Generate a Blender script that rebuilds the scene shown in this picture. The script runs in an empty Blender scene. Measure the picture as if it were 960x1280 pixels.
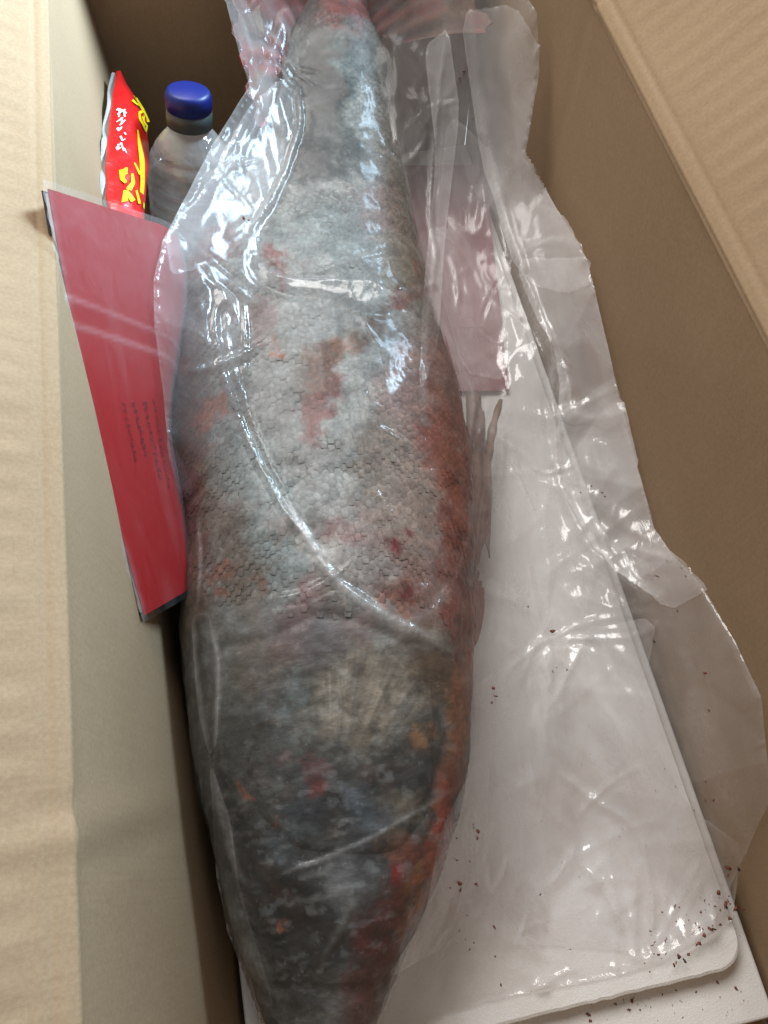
import bpy, bmesh, math, random
import numpy as np
from mathutils import Vector, Matrix
from mathutils.bvhtree import BVHTree

random.seed(7); rng = np.random.default_rng(7)
S = bpy.context.scene
COL = S.collection

# ------------------------------------------------------------------ camera, world, lamps, exposure
AX = np.array([[.9797, .1821, -.0850], [-.2007, .8880, -.4140], [0.0, .4226, .9063]])   # rows: world x, y, z seen in camera axes
u_ = AX[2] / np.linalg.norm(AX[2]); l_ = AX[1] - AX[1].dot(u_) * u_; l_ /= np.linalg.norm(l_)
AX = np.array([np.cross(l_, u_), l_, u_])
CAM = np.array([0.0, 0.0, 0.76]); FPX = 960.0
cam = bpy.data.cameras.new('camera'); cam.sensor_fit = 'VERTICAL'; cam.sensor_height = 36; cam.sensor_width = 27
cam.lens = 27.0; cam.clip_start = .01; cam.clip_end = 50
co = bpy.data.objects.new('camera', cam); COL.objects.link(co)
M = Matrix([list(AX[0]) + [CAM[0]], list(AX[1]) + [CAM[1]], list(AX[2]) + [CAM[2]], [0, 0, 0, 1]])
co.matrix_world = M; S.camera = co

W = bpy.data.worlds.new('World'); S.world = W; W.use_nodes = True
W.node_tree.nodes['Background'].inputs[0].default_value = (.93, .96, 1, 1)
W.node_tree.nodes['Background'].inputs[1].default_value = .24

def area(name, loc, target, sx, sy, power, col):
    L = bpy.data.lights.new(name, 'AREA'); L.shape = 'RECTANGLE'; L.size = sx; L.size_y = sy; L.energy = power; L.color = col
    o = bpy.data.objects.new(name, L); COL.objects.link(o); o.location = loc
    o.rotation_euler = (Vector(target) - Vector(loc)).to_track_quat('-Z', 'Y').to_euler()
    return o
wl = area('window_light', (.95, 1.15, .80), (-.19, .93, .45), .45, .45, 30, (.56, .80, 1)); wl.data.spread = math.radians(105)
area('ceiling_light', (-.20, 1.6, 2.05), (.1, .15, 0), 1.6, 1.1, 58, (1, .97, .925))
S.view_settings.view_transform = 'Standard'; S.view_settings.look = 'None'
S.view_settings.exposure = 0.0; S.view_settings.gamma = 1
S.render.engine = 'CYCLES'
S.cycles.transparent_max_bounces = 40; S.cycles.max_bounces = 10; S.cycles.use_denoising = True

# ------------------------------------------------------------------ image geometry: world points from picture pixels
def ray(px, py):
    d = np.array([(px - 480) / FPX, -(py - 640) / FPX, -1.0]); return AX @ d
def at(px, py, z):
    r = ray(px, py); return CAM + r * ((z - CAM[2]) / r[2])
def at_t(px, py, t): return CAM + ray(px, py) * t
def at_x(px, py, x):
    r = ray(px, py); return CAM + r * (x / r[0])
def image_px(v):                       # where points lie in image pixels, projected through the camera
    c = (np.asarray(v) - CAM) @ AX
    return np.stack([480 - FPX * c[..., 0] / c[..., 2], 640 + FPX * c[..., 1] / c[..., 2]], -1)

# ------------------------------------------------------------------ noise
def _h(i, j, k, s):
    n = (i * 374761393 + j * 668265263 + k * 2147483647 + s * 1274126177) & 0xffffffff
    n = ((n ^ (n >> 13)) * 1274126177) & 0xffffffff
    return ((n ^ (n >> 16)) & 0xffff) / 65535.0
def vn(p, s=0):
    p = np.asarray(p, float); q = np.floor(p).astype(np.int64); f = p - q; f = f * f * (3 - 2 * f); r = 0
    for a in (0, 1):
        for b in (0, 1):
            for c in (0, 1):
                w = (f[..., 0] if a else 1 - f[..., 0]) * (f[..., 1] if b else 1 - f[..., 1]) * (f[..., 2] if c else 1 - f[..., 2])
                r = r + w * _h(q[..., 0] + a, q[..., 1] + b, q[..., 2] + c, s)
    return r * 2 - 1
def fbm(p, o=4, s=0):
    r = 0; a = 1; t = 0; p = np.asarray(p, float)
    for k in range(o): r = r + a * vn(p * 2 ** k + 17.3 * k, s + k); t += a; a *= .5
    return r / t
def sstep(a, b, x):
    t = np.clip((x - a) / (b - a), 0, 1); return t * t * (3 - 2 * t)
def lin(r, g, b):
    f = lambda c: ((c / 255 + .055) / 1.055) ** 2.4 if c > 10 else c / 255 / 12.92
    return np.array([f(r), f(g), f(b)])

# ------------------------------------------------------------------ objects
def mesh_obj(name, verts, faces, mat=None, parent=None, smooth=True, attrs=None, kind=None):
    me = bpy.data.meshes.new(name); me.from_pydata([tuple(map(float, v)) for v in verts], [], [tuple(map(int, f)) for f in faces])
    if smooth: me.polygons.foreach_set('use_smooth', [True] * len(me.polygons))
    for k, a in (attrs or {}).items():
        a = np.asarray(a, np.float32)
        if a.ndim == 1:
            at_ = me.attributes.new(k, 'FLOAT', 'POINT'); at_.data.foreach_set('value', a)
        else:
            at_ = me.attributes.new(k, 'FLOAT_COLOR', 'POINT')
            at_.data.foreach_set('color', np.concatenate([a, np.ones((len(a), 1), np.float32)], 1).ravel())
    me.update()
    o = bpy.data.objects.new(name, me); COL.objects.link(o)
    if mat: me.materials.append(mat)
    if parent: o.parent = parent
    if kind: o['kind'] = kind
    return o
def thing(name, label, cat, loc=(0, 0, 0)):
    o = bpy.data.objects.new(name, None); COL.objects.link(o); o['label'] = label; o['category'] = cat
    o.empty_display_size = .02
    return o
def grid_faces(nu, nv, wrap=False):
    f = []
    for i in range(nu - 1):
        for j in range(nv if wrap else nv - 1):
            k = (j + 1) % nv; f.append((i * nv + j, i * nv + k, (i + 1) * nv + k, (i + 1) * nv + j))
    return f
def slab(name, pts, nrm, th, mat, parent, **kw):
    """closed sheet: pts (nu,nv,3) front surface, thickened by th against nrm"""
    nu, nv = pts.shape[:2]; n = nu * nv
    back = pts - np.asarray(nrm) * th
    v = np.concatenate([pts.reshape(-1, 3), back.reshape(-1, 3)])
    f = grid_faces(nu, nv); f = f + [tuple(n + i for i in reversed(q)) for q in f]
    ring = [(i, 0) for i in range(nu)] + [(nu - 1, j) for j in range(1, nv)] + [(i, nv - 1) for i in range(nu - 2, -1, -1)] + [(0, j) for j in range(nv - 2, 0, -1)]
    r = [i * nv + j for i, j in ring]
    for a, b in zip(r, r[1:] + r[:1]): f.append((b, a, n + a, n + b))
    o = mesh_obj(name, v, f, mat, parent, **kw)
    bm = bmesh.new(); bm.from_mesh(o.data); bmesh.ops.recalc_face_normals(bm, faces=bm.faces)
    for e in bm.edges:
        if len(e.link_faces) == 2 and e.calc_face_angle(0) > .9: e.smooth = False
    bm.to_mesh(o.data); bm.free()
    return o
def box(name, lo, hi, mat, parent, bevel=.003, seg=3, **kw):
    bm = bmesh.new(); bmesh.ops.create_cube(bm, size=1)
    for v in bm.verts: v.co = Vector([(lo[i] + hi[i]) / 2 + v.co[i] * (hi[i] - lo[i]) for i in range(3)])
    if bevel: bmesh.ops.bevel(bm, geom=bm.edges[:], offset=bevel, segments=seg, affect='EDGES', profile=.5)
    me = bpy.data.meshes.new(name); bm.to_mesh(me); bm.free()
    o = bpy.data.objects.new(name, me); COL.objects.link(o); me.materials.append(mat)
    if parent: o.parent = parent
    return o
def tube_geo(path, rad, n=8):
    path = np.asarray(path, float); m = len(path); V = []; F = []
    t = np.gradient(path, axis=0); t /= np.linalg.norm(t, axis=1)[:, None] + 1e-9
    for i in range(m):
        a = np.cross(t[i], [0.13, .21, 1]); a /= np.linalg.norm(a) + 1e-9; b = np.cross(t[i], a)
        r = rad[i] if hasattr(rad, '__len__') else rad
        for k in range(n):
            w = 2 * math.pi * k / n; V.append(path[i] + r * (math.cos(w) * a + math.sin(w) * b))
    F = grid_faces(m, n, True); F += [tuple(range(n - 1, -1, -1)), tuple(range((m - 1) * n, m * n))]
    return V, F

# ------------------------------------------------------------------ materials
class NB:
    def __init__(s, name):
        s.m = bpy.data.materials.new(name); s.m.use_nodes = True; s.t = s.m.node_tree; s.t.nodes.clear(); s.out = s.n('OutputMaterial')
    def n(s, ty, **kw):
        x = s.t.nodes.new('ShaderNode' + ty)
        for k, v in kw.items():
            if k.startswith('i_'):
                key = k[2:]; key = int(key) if key.isdigit() else key.replace('_', ' ')
                s.set(x.inputs[key], v)
            else: setattr(x, k, v)
        return x
    def set(s, sock, v):
        if hasattr(v, 'is_output'): s.t.links.new(v, sock)
        elif hasattr(v, 'outputs'): s.t.links.new(v.outputs[0], sock)
        else:
            if sock.type == 'RGBA' and len(v) == 3: v = tuple(v) + (1,)
            sock.default_value = v
    def math(s, op, a, b=None, c=None, clamp=False):
        x = s.n('Math', operation=op); x.use_clamp = clamp; s.set(x.inputs[0], a)
        if b is not None: s.set(x.inputs[1], b)
        if c is not None: s.set(x.inputs[2], c)
        return x.outputs[0]
    def mix(s, f, a, b, blend='MIX'):
        x = s.n('Mix', data_type='RGBA', blend_type=blend); s.set(x.inputs[0], f); s.set(x.inputs[6], a); s.set(x.inputs[7], b); return x.outputs[2]
    def noise(s, scale, detail=3, rough=.55, vec=None, dist=0):
        x = s.n('TexNoise', i_Scale=scale, i_Detail=detail, i_Roughness=rough, i_Distortion=dist)
        if vec is not None: s.set(x.inputs['Vector'], vec)
        return x.outputs[0]
    def ramp(s, f, stops):
        x = s.n('ValToRGB'); s.set(x.inputs[0], f); r = x.color_ramp
        while len(r.elements) > 1: r.elements.remove(r.elements[-1])
        r.elements[0].position = stops[0][0]; r.elements[0].color = tuple(stops[0][1]) + (1,)
        for p, c in stops[1:]: e = r.elements.new(p); e.color = tuple(c) + (1,)
        return x.outputs[0]
    def obj(s): return s.n('TexCoord').outputs['Object']
    def scaled(s, v, sc):
        x = s.n('Mapping'); s.set(x.inputs['Vector'], v); x.inputs['Scale'].default_value = sc; return x.outputs[0]
    def bump(s, h, dist, strength=1): return s.n('Bump', i_Height=h, i_Distance=dist, i_Strength=strength).outputs[0]
    def bsdf(s, **kw):
        b = s.n('BsdfPrincipled')
        for k, v in kw.items(): s.set(b.inputs[k.replace('_', ' ')], v)
        return b
    def fin(s, sh): s.t.links.new(sh if hasattr(sh, 'is_output') else sh.outputs[0], s.out.inputs[0]); return s.m

def cardboard(name, flute_axis, kf=1.0):
    b = NB(name); c = b.obj()
    st = [1, 1, 1]; st[flute_axis] = 1
    fib = b.noise(420, 4, .7, c); blot = b.noise(9, 3, .5, c)
    sc = [22, 22, 22]; sc[flute_axis] = 85
    streak = b.noise(1, 2, .5, b.scaled(c, sc))
    sc2 = [2, 2, 2]; sc2[flute_axis] = 420
    fine = b.noise(1, 2, .5, b.scaled(c, sc2))
    base = b.ramp(blot, [(.3, (.315, .209, .120)), (.7, (.35, .236, .140))])
    base = b.mix(.16, base, b.ramp(fib, [(.35, (.19, .14, .088)), (.65, (.50, .40, .28))]))
    base = b.mix(.03 * kf, base, b.ramp(streak, [(.35, (.38, .26, .155)), (.65, (.52, .39, .25))]))
    h = b.math('ADD', b.math('MULTIPLY', streak, kf), b.math('ADD', b.math('MULTIPLY', fine, .12), b.math('MULTIPLY', fib, .10)))
    return b.fin(b.bsdf(Base_Color=base, Roughness=.82, Normal=b.bump(h, .0012, .6), Specular_IOR_Level=.25))
CARD_Y = cardboard('cardboard_fluted_along_walls', 1, .4)
CARD_W = cardboard('cardboard_wall_liner', 1, .3)
CARD_X = cardboard('cardboard_fluted_along_end', 0)

def foam_mat():
    b = NB('white_foam'); c = b.obj()
    v = b.n('TexVoronoi', i_Scale=380.0); b.set(v.inputs['Vector'], c)
    v2 = b.n('TexVoronoi', feature='DISTANCE_TO_EDGE', i_Scale=380.0); b.set(v2.inputs['Vector'], c)
    col = b.mix(b.math('MULTIPLY', v.outputs[0], .35), (.80, .795, .785), (.72, .71, .695))
    dirt = b.ramp(b.noise(11, 5, .6, c), [(.50, (0, 0, 0)), (.72, (1, 1, 1))])
    col = b.mix(b.math('MULTIPLY', dirt, .25), col, (.52, .42, .34))
    h = b.math('ADD', b.math('MULTIPLY', b.math('MINIMUM', v2.outputs[0], .2), 1.5), b.noise(60, 3, .5, c))
    return b.fin(b.bsdf(Base_Color=col, Roughness=.75, Normal=b.bump(h, .0007, .5), Specular_IOR_Level=.3))
FOAM = foam_mat()

def film_mat(name, haze_k=1.0, base=.0, gloss=.15, spec=1.0, tint=(.93, .92, .92), rough_bump=.0008):
    b = NB(name); c = b.obj(); at_ = b.n('Attribute', attribute_name='haze')
    n1 = b.noise(38, 4, .6, b.scaled(c, (1.0, .45, 1.0)), .8); n2 = b.noise(170, 3, .6, c, .4)
    ridg = b.math('ABSOLUTE', b.math('SUBTRACT', n1, .5)); 
    tight = b.n('Attribute', attribute_name='tight').outputs['Fac']; free = b.math('SUBTRACT', 1.0, tight)
    nb_ = b.n('Bump', i_Distance=rough_bump * 4, i_Strength=.6); b.set(nb_.inputs['Height'], b.math('ADD', b.math('MULTIPLY', ridg, -2.2), b.math('MULTIPLY', n2, .22)))
    b.set(nb_.inputs['Strength'], b.math('ADD', .06, b.math('MULTIPLY', free, .26))); nrm = nb_.outputs[0]
    lw = b.n('LayerWeight', i_Blend=.5); b.set(lw.inputs['Normal'], nrm); face = lw.outputs['Facing']
    f3 = b.math('POWER', face, 3.0)
    hz = b.math('MULTIPLY', at_.outputs['Fac'], haze_k)
    hz = b.math('ADD', hz, base)
    hz = b.math('MULTIPLY', hz, b.math('ADD', .55, b.math('MULTIPLY', n1, .9)))
    hz = b.math('ADD', hz, b.math('MULTIPLY', f3, .15), clamp=True)
    tr = b.n('BsdfTransparent', i_Color=(.985, .98, .985, 1))
    di = b.n('BsdfDiffuse', i_Color=tint + (1,)); b.set(di.inputs['Normal'], nrm)
    tl = b.n('BsdfTranslucent', i_Color=tint + (1,)); b.set(tl.inputs['Normal'], nrm)
    wh = b.n('MixShader', i_0=.35, i_1=di, i_2=tl)
    milky = b.n('MixShader', i_0=hz, i_1=tr, i_2=wh)
    gl = b.n('BsdfGlossy', i_Roughness=gloss, i_Color=(1, 1, 1, 1)); b.set(gl.inputs['Normal'], nrm)
    fr = b.math('MULTIPLY', b.math('ADD', .046, b.math('MULTIPLY', b.math('POWER', face, 5.0), .45)), b.math('MULTIPLY', spec, b.math('SUBTRACT', 1.0, b.math('MULTIPLY', tight, .84))), clamp=True)
    return b.fin(b.n('MixShader', i_0=fr, i_1=milky, i_2=gl))
FILM = film_mat('clear_bag_film')
SLEEVE = film_mat('clear_sleeve', .8, .0, .2, .22)
PET = film_mat('clear_bottle_plastic', 1.0, .22, .06, 1.6)

def flesh(name, rough=.46, bs=1.0, spec=.28, stretch=(1, 1, 1)):
    b = NB(name); c = b.obj(); a = b.n('Attribute', attribute_name='col'); col = a.outputs['Color']
    cs = b.scaled(c, stretch)
    n1 = b.noise(150, 5, .7, cs, .5); n2 = b.noise(520, 3, .6, cs); n3 = b.noise(45, 5, .65, cs, 1.0)
    col = b.mix(.75, col, b.ramp(n1, [(.28, (.50, .49, .48)), (.5, (.95, .95, .95)), (.75, (1.5, 1.5, 1.48))]), 'MULTIPLY')
    col = b.mix(.55, col, b.ramp(n3, [(.3, (.55, .52, .50)), (.5, (.95, .95, .95)), (.7, (1.35, 1.35, 1.35))]), 'MULTIPLY')
    col = b.mix(.35, col, b.ramp(n2, [(.3, (.72, .71, .70)), (.5, (1, 1, 1)), (.7, (1.3, 1.3, 1.28))]), 'MULTIPLY')
    fl = b.ramp(b.noise(300, 3, .6, c, .6), [(.64, (0, 0, 0)), (.70, (1, 1, 1))])
    col = b.mix(b.math('MULTIPLY', fl, .35), col, (.045, .026, .02))
    frost = b.ramp(b.noise(260, 4, .75, c, .3), [(.62, (0, 0, 0)), (.74, (1, 1, 1))])
    col = b.mix(b.math('MULTIPLY', frost, .22), col, (.50, .50, .50))
    h = b.math('ADD', b.math('MULTIPLY', n1, .8), b.math('ADD', b.math('MULTIPLY', n2, .3), b.math('MULTIPLY', n3, 1.2)))
    r = b.math('ADD', rough, b.math('MULTIPLY', n1, .2))
    return b.fin(b.bsdf(Base_Color=col, Roughness=r, Normal=b.bump(h, .0007 * bs, .5), Specular_IOR_Level=spec))
FLESH = flesh('frozen_fish_skin', stretch=(.6, 1.5, 1))
SCALE_M = flesh('fish_scales', .42, .35, .35)
FIN_M = flesh('fish_fin', .45, .6, .35)

def plain(name, col, rough=.5, spec=.5, var=.15, bs=.0004, sc=90):
    b = NB(name); c = b.obj(); n = b.noise(sc, 4, .6, c)
    cc = b.mix(n, tuple(x * (1 - var) for x in col), tuple(min(1, x * (1 + var)) for x in col))
    return b.fin(b.bsdf(Base_Color=cc, Roughness=rough, Specular_IOR_Level=spec, Normal=b.bump(n, bs, .6)))
RED = plain('red_glossy_paper', (.31, .006, .008), .38, .5, .08)
CARDRED = plain('dark_red_card', (.20, .014, .028), .4, .5, .12)
PACKRED = plain('red_packet_film', (.62, .012, .012), .28, .6, .08, .003, 40)
FOIL = plain('grey_packet_foil', (.34, .34, .33), .4, .6, .2, .003, 60)
YEL = plain('yellow_print', (.72, .56, .01), .35)
WHITEINK = plain('white_print', (.75, .72, .72), .4)
INK = plain('dark_print', (.11, .006, .008), .5)
PAPER = plain('white_page_edges', (.72, .70, .66), .7)
DARKCOVER = plain('dark_back_cover', (.045, .045, .045), .5)
BLUE = plain('blue_cap_plastic', (.005, .014, .15), .42, .4, .1)
GREYRING = plain('dark_grey_plastic', (.05, .06, .062), .45)
BLOOD = plain('dried_blood', (.20, .06, .03), .4, .5, .5, .0004, 300)
GRIT = plain('dark_grit', (.05, .03, .022), .5, .5, .4, .0004, 300)
FLOORM = plain('grey_floor', (.32, .30, .28), .6)

# ------------------------------------------------------------------ floor under the box
f = mesh_obj('floor', [(-4, -4, -.012), (4, -4, -.012), (4, 4, -.012), (-4, 4, -.012)], [(0, 1, 2, 3)], FLOORM, smooth=False, kind='structure')

# ------------------------------------------------------------------ cardboard box
XL, XR, YN, YF, ZR = -.136, .289, -.215, .86, .38
bx = thing('cardboard_box', 'open brown corrugated cardboard box holding the bagged frozen fish', 'box')
def wall(name, A, B, n, mat, dent):
    nu, nv = 140, 60
    U = np.linspace(0, 1, nu)[:, None]; V = np.linspace(0, 1, nv)[None, :]
    p = A[None, None, :] + (B - A)[None, None, :] * U[..., None] + np.array([0, 0, ZR - .0042])[None, None, :] * V[..., None]
    d = dent(p) + .0016 * fbm(p * 7 + 3, 3, 5)
    d = d * (1 - sstep(.985, 1, V))
    p = p + np.asarray(n)[None, None, :] * d[..., None]
    return slab(name, p, np.asarray(n, float), .005, mat, bx)
def dent_left(p):
    y, z = p[..., 1], p[..., 2]
    yc = .045 - .035 * (z - .38) * 4
    d = .0016 * np.exp(-((y - yc) / .010) ** 2) * sstep(.12, .3, z) - .0012 * np.exp(-((y - yc + .016) / .008) ** 2) * sstep(.12, .3, z)
    return d
def dent_right(p):
    y, z = p[..., 1], p[..., 2]
    return -.0020 * np.exp(-((y - .585) / .004) ** 2)
wall('wall_panel', np.array([XL, YN, 0]), np.array([XL, YF, 0]), (1, 0, 0), CARD_W, dent_left)
wall('wall_panel', np.array([XR, YF, 0]), np.array([XR, YN, 0]), (-1, 0, 0), CARD_W, dent_right)
wall('wall_panel', np.array([XL, YF, 0]), np.array([XR, YF, 0]), (0, -1, 0), CARD_X, lambda p: 0 * p[..., 0])
wall('wall_panel', np.array([XR, YN, 0]), np.array([XL, YN, 0]), (0, 1, 0), CARD_X, lambda p: 0 * p[..., 0])
box('bottom_panel', (XL, YN, -.006), (XR, YF, -.0005), CARD_Y, bx, .0006, 1)
def flap(x0, sgn, ang, L, ydent, fold_y):
    nu, nv = 300, 76
    Y = np.linspace(YN + .002, YF - .002, nu)[:, None]; V = np.concatenate([np.linspace(-.005, .016, 34), np.linspace(.019, L, nv - 34)])[None, :]
    bend = math.pi / 2 + (ang - math.pi / 2) * sstep(-.0014, .0018, V[0]); dV = np.diff(V[0], prepend=V[0, 0])
    hx = np.cumsum(np.cos(bend) * dV) - .0004; hz = np.cumsum(np.sin(bend) * dV) - .005
    n = np.stack([-sgn * np.sin(bend), 0 * bend, np.cos(bend)], -1)[None]
    p = np.stack([x0 + sgn * hx[None] + 0 * Y, Y + 0 * V, ZR + hz[None] + 0 * Y], -1)
    bead = .0002 * np.exp(-((V - .005) / .0024) ** 2) - .0007 * np.exp(-((V - .0105) / .0022) ** 2)
    perf = 1 + .35 * np.sin(Y * 2 * math.pi / .0065)
    d = bead * perf + .0015 * fbm(p * 6, 3, 9)
    q = np.stack([0 * Y + 0 * V + 3, Y * 50 + .12 * fbm(p * 9, 2, 4), V * 5 + 0 * Y], -1)
    d = d + (.0007 * vn(q, 3) + .0005 * np.sin(Y * 2 * math.pi / .0170 + .9 * fbm(p * 5, 2, 14)) * (.6 + .4 * fbm(p * 12, 2, 19))) * sstep(.01, .03, V)
    if ydent is not None:
        d = d + .0013 * np.exp(-((Y - ydent) / .007) ** 2) - .0010 * np.exp(-((Y - ydent - .013) / .006) ** 2)
    if fold_y is not None:
        yy = fold_y + V * .15
        d = d - .0016 * np.exp(-((Y - yy) / .003) ** 2)
    p = p + n * (d * sstep(-.005, -.002, V))[..., None]
    return slab('flap', p, np.broadcast_to(n, p.shape), .0045, CARD_Y, bx)
flap(XL, -1, math.radians(34), .21, .042, None)
flap(XR, 1, math.radians(40), .21, None, .575)

# ------------------------------------------------------------------ foam board
fb = thing('foam_lid', 'white polystyrene foam lid with raised rounded panel under the fish', 'foam lid')
box('base', (-.131, -.167, 0), (.285, .845, .034), FOAM, fb, .003)
def rounded_panel():
    x0, x1, y0, y1, r = -.118, .272, -.127, .80, .022
    bm = bmesh.new(); pts = []
    for cx, cy, a0 in ((x1 - r, y0 + r, -90), (x1 - r, y1 - r, 0), (x0 + r, y1 - r, 90), (x0 + r, y0 + r, 180)):
        for k in range(9): a = math.radians(a0 + k * 11.25); pts.append((cx + r * math.cos(a), cy + r * math.sin(a)))
    # resample outline, ragged a little
    P = []
    for a, b in zip(pts, pts[1:] + pts[:1]):
        n = max(1, int(math.dist(a, b) / .004))
        for k in range(n): t = k / n; P.append((a[0] + (b[0] - a[0]) * t, a[1] + (b[1] - a[1]) * t))
    P = np.array(P); rag = .0006 * vn(np.stack([P[:, 0] * 160, P[:, 1] * 160, 0 * P[:, 0]], 1), 8)
    c = P.mean(0); nr = P - c; nr /= np.linalg.norm(nr, axis=1)[:, None]
    P = P + nr * rag[:, None]
    V = []; F = []; m = len(P)
    for z, ins in ((.0335, 0), (.046, .0003), (.0488, .0012), (.05, .0035)):
        for x, y in P - nr * ins: V.append((x, y, z))
    for k in range(3):
        for i in range(m): j = (i + 1) % m; F.append((k * m + i, k * m + j, (k + 1) * m + j, (k + 1) * m + i))
    F.append(tuple(range(3 * m, 4 * m)))
    return V, F
V, F = rounded_panel(); mesh_obj('raised_panel', V, F, FOAM, fb, smooth=False)

# ------------------------------------------------------------------ fish
rows = [  # image pixel row, back edge and belly edge pixel columns, height of the middle line, half thickness
 (1335, 388, 428, .098, .010), (1318, 368, 446, .100, .024), (1280, 345, 468, .104, .044), (1240, 324, 487, .110, .058), (1200, 308, 503, .112, .066),
 (1150, 292, 524, .115, .073), (1100, 280, 547, .118, .077), (1050, 268, 563, .120, .080), (1000, 254, 577, .122, .083), (900, 240, 587, .130, .088),
 (800, 232, 590, .135, .092), (700, 226, 590, .138, .094), (600, 220, 590, .140, .095), (500, 210, 572, .145, .092), (420, 206, 548, .150, .088),
 (360, 232, 533, .155, .082), (300, 272, 520, .163, .074), (200, 325, 502, .185, .058), (100, 356, 486, .215, .046), (60, 364, 474, .228, .041), (25, 374, 463, .240, .034), (-35, 380, 458, .262, .022)]
R_ = np.array(rows, float)
NS, NT = 480, 330
tt = np.linspace(0, 1, len(R_)); ss = np.linspace(0, 1, NS)
def crom(y):
    out = np.zeros(NS); n = len(y)
    for i, s in enumerate(ss):
        x = s * (n - 1); k = min(int(x), n - 2); f = x - k
        p0 = y[max(k - 1, 0)]; p1 = y[k]; p2 = y[k + 1]; p3 = y[min(k + 2, n - 1)]
        out[i] = .5 * (2 * p1 + (p2 - p0) * f + (2 * p0 - 5 * p1 + 4 * p2 - p3) * f * f + (3 * p1 - p0 - 3 * p2 + p3) * f ** 3)
    return out
RR = np.stack([crom(R_[:, k]) for k in range(5)], 1)
A_ = np.array([at(r[1], r[0], r[3]) for r in RR]); B_ = np.array([at(r[2], r[0], r[3]) for r in RR])
C_ = (A_ + B_) / 2; HW = np.linalg.norm(B_ - A_, axis=1) / 2; aX = (B_ - A_) / (2 * HW[:, None])
T_ = np.gradient(C_, axis=0); T_ /= np.linalg.norm(T_, axis=1)[:, None]
bZ = np.cross(aX, T_); bZ /= np.linalg.norm(bZ, axis=1)[:, None]; HT = RR[:, 4]
th = np.concatenate([np.linspace(-.45, math.pi + .45, 290, endpoint=False), np.linspace(math.pi + .45, 2 * math.pi - .45, 40, endpoint=False)])
def spow(c, e): return np.sign(c) * np.abs(c) ** e
def body_point(i, a, off=0.0):
    """i: fractional section index array, a: angle array"""
    i = np.asarray(i, float); a = np.asarray(a, float); k = np.clip(np.floor(i).astype(int), 0, NS - 2); f = (i - k)[..., None]
    L = lambda q: (q[k] * (1 - f[..., 0]) + q[k + 1] * f[..., 0]) if q.ndim == 1 else q[k] * (1 - f) + q[k + 1] * f
    hw, ht = L(HW), L(HT)
    c, s = spow(np.cos(a), .90), spow(np.sin(a), .86)
    p = L(C_) + L(aX) * (hw * c)[..., None] + L(bZ) * (ht * s)[..., None]
    nn = L(aX) * (np.cos(a) / hw)[..., None] + L(bZ) * (np.sin(a) / ht)[..., None]; nn /= np.linalg.norm(nn, axis=-1)[..., None]
    d = .0032 * fbm(p * 26, 3, 21) + .0012 * fbm(p * 90, 3, 31)
    q = image_px(p)
    # gill slit groove, lateral line, lip fold
    d = d - .0022 * np.exp(-((seg_d(q, GILL)) / 7) ** 2)
    p = p + nn * (d + off)[..., None]
    return p, nn
def seg_d(q, line):
    line = np.asarray(line, float); best = np.full(q.shape[:-1], 1e9)
    for a, b in zip(line[:-1], line[1:]):
        ab = b - a; t = np.clip(((q - a) @ ab) / (ab @ ab), 0, 1); best = np.minimum(best, np.linalg.norm(q - (a + t[..., None] * ab), axis=-1))
    return best
GILL = [(262, 812), (330, 800), (390, 770), (440, 775), (500, 800), (545, 850), (560, 920), (545, 985), (515, 1040)]
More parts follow.
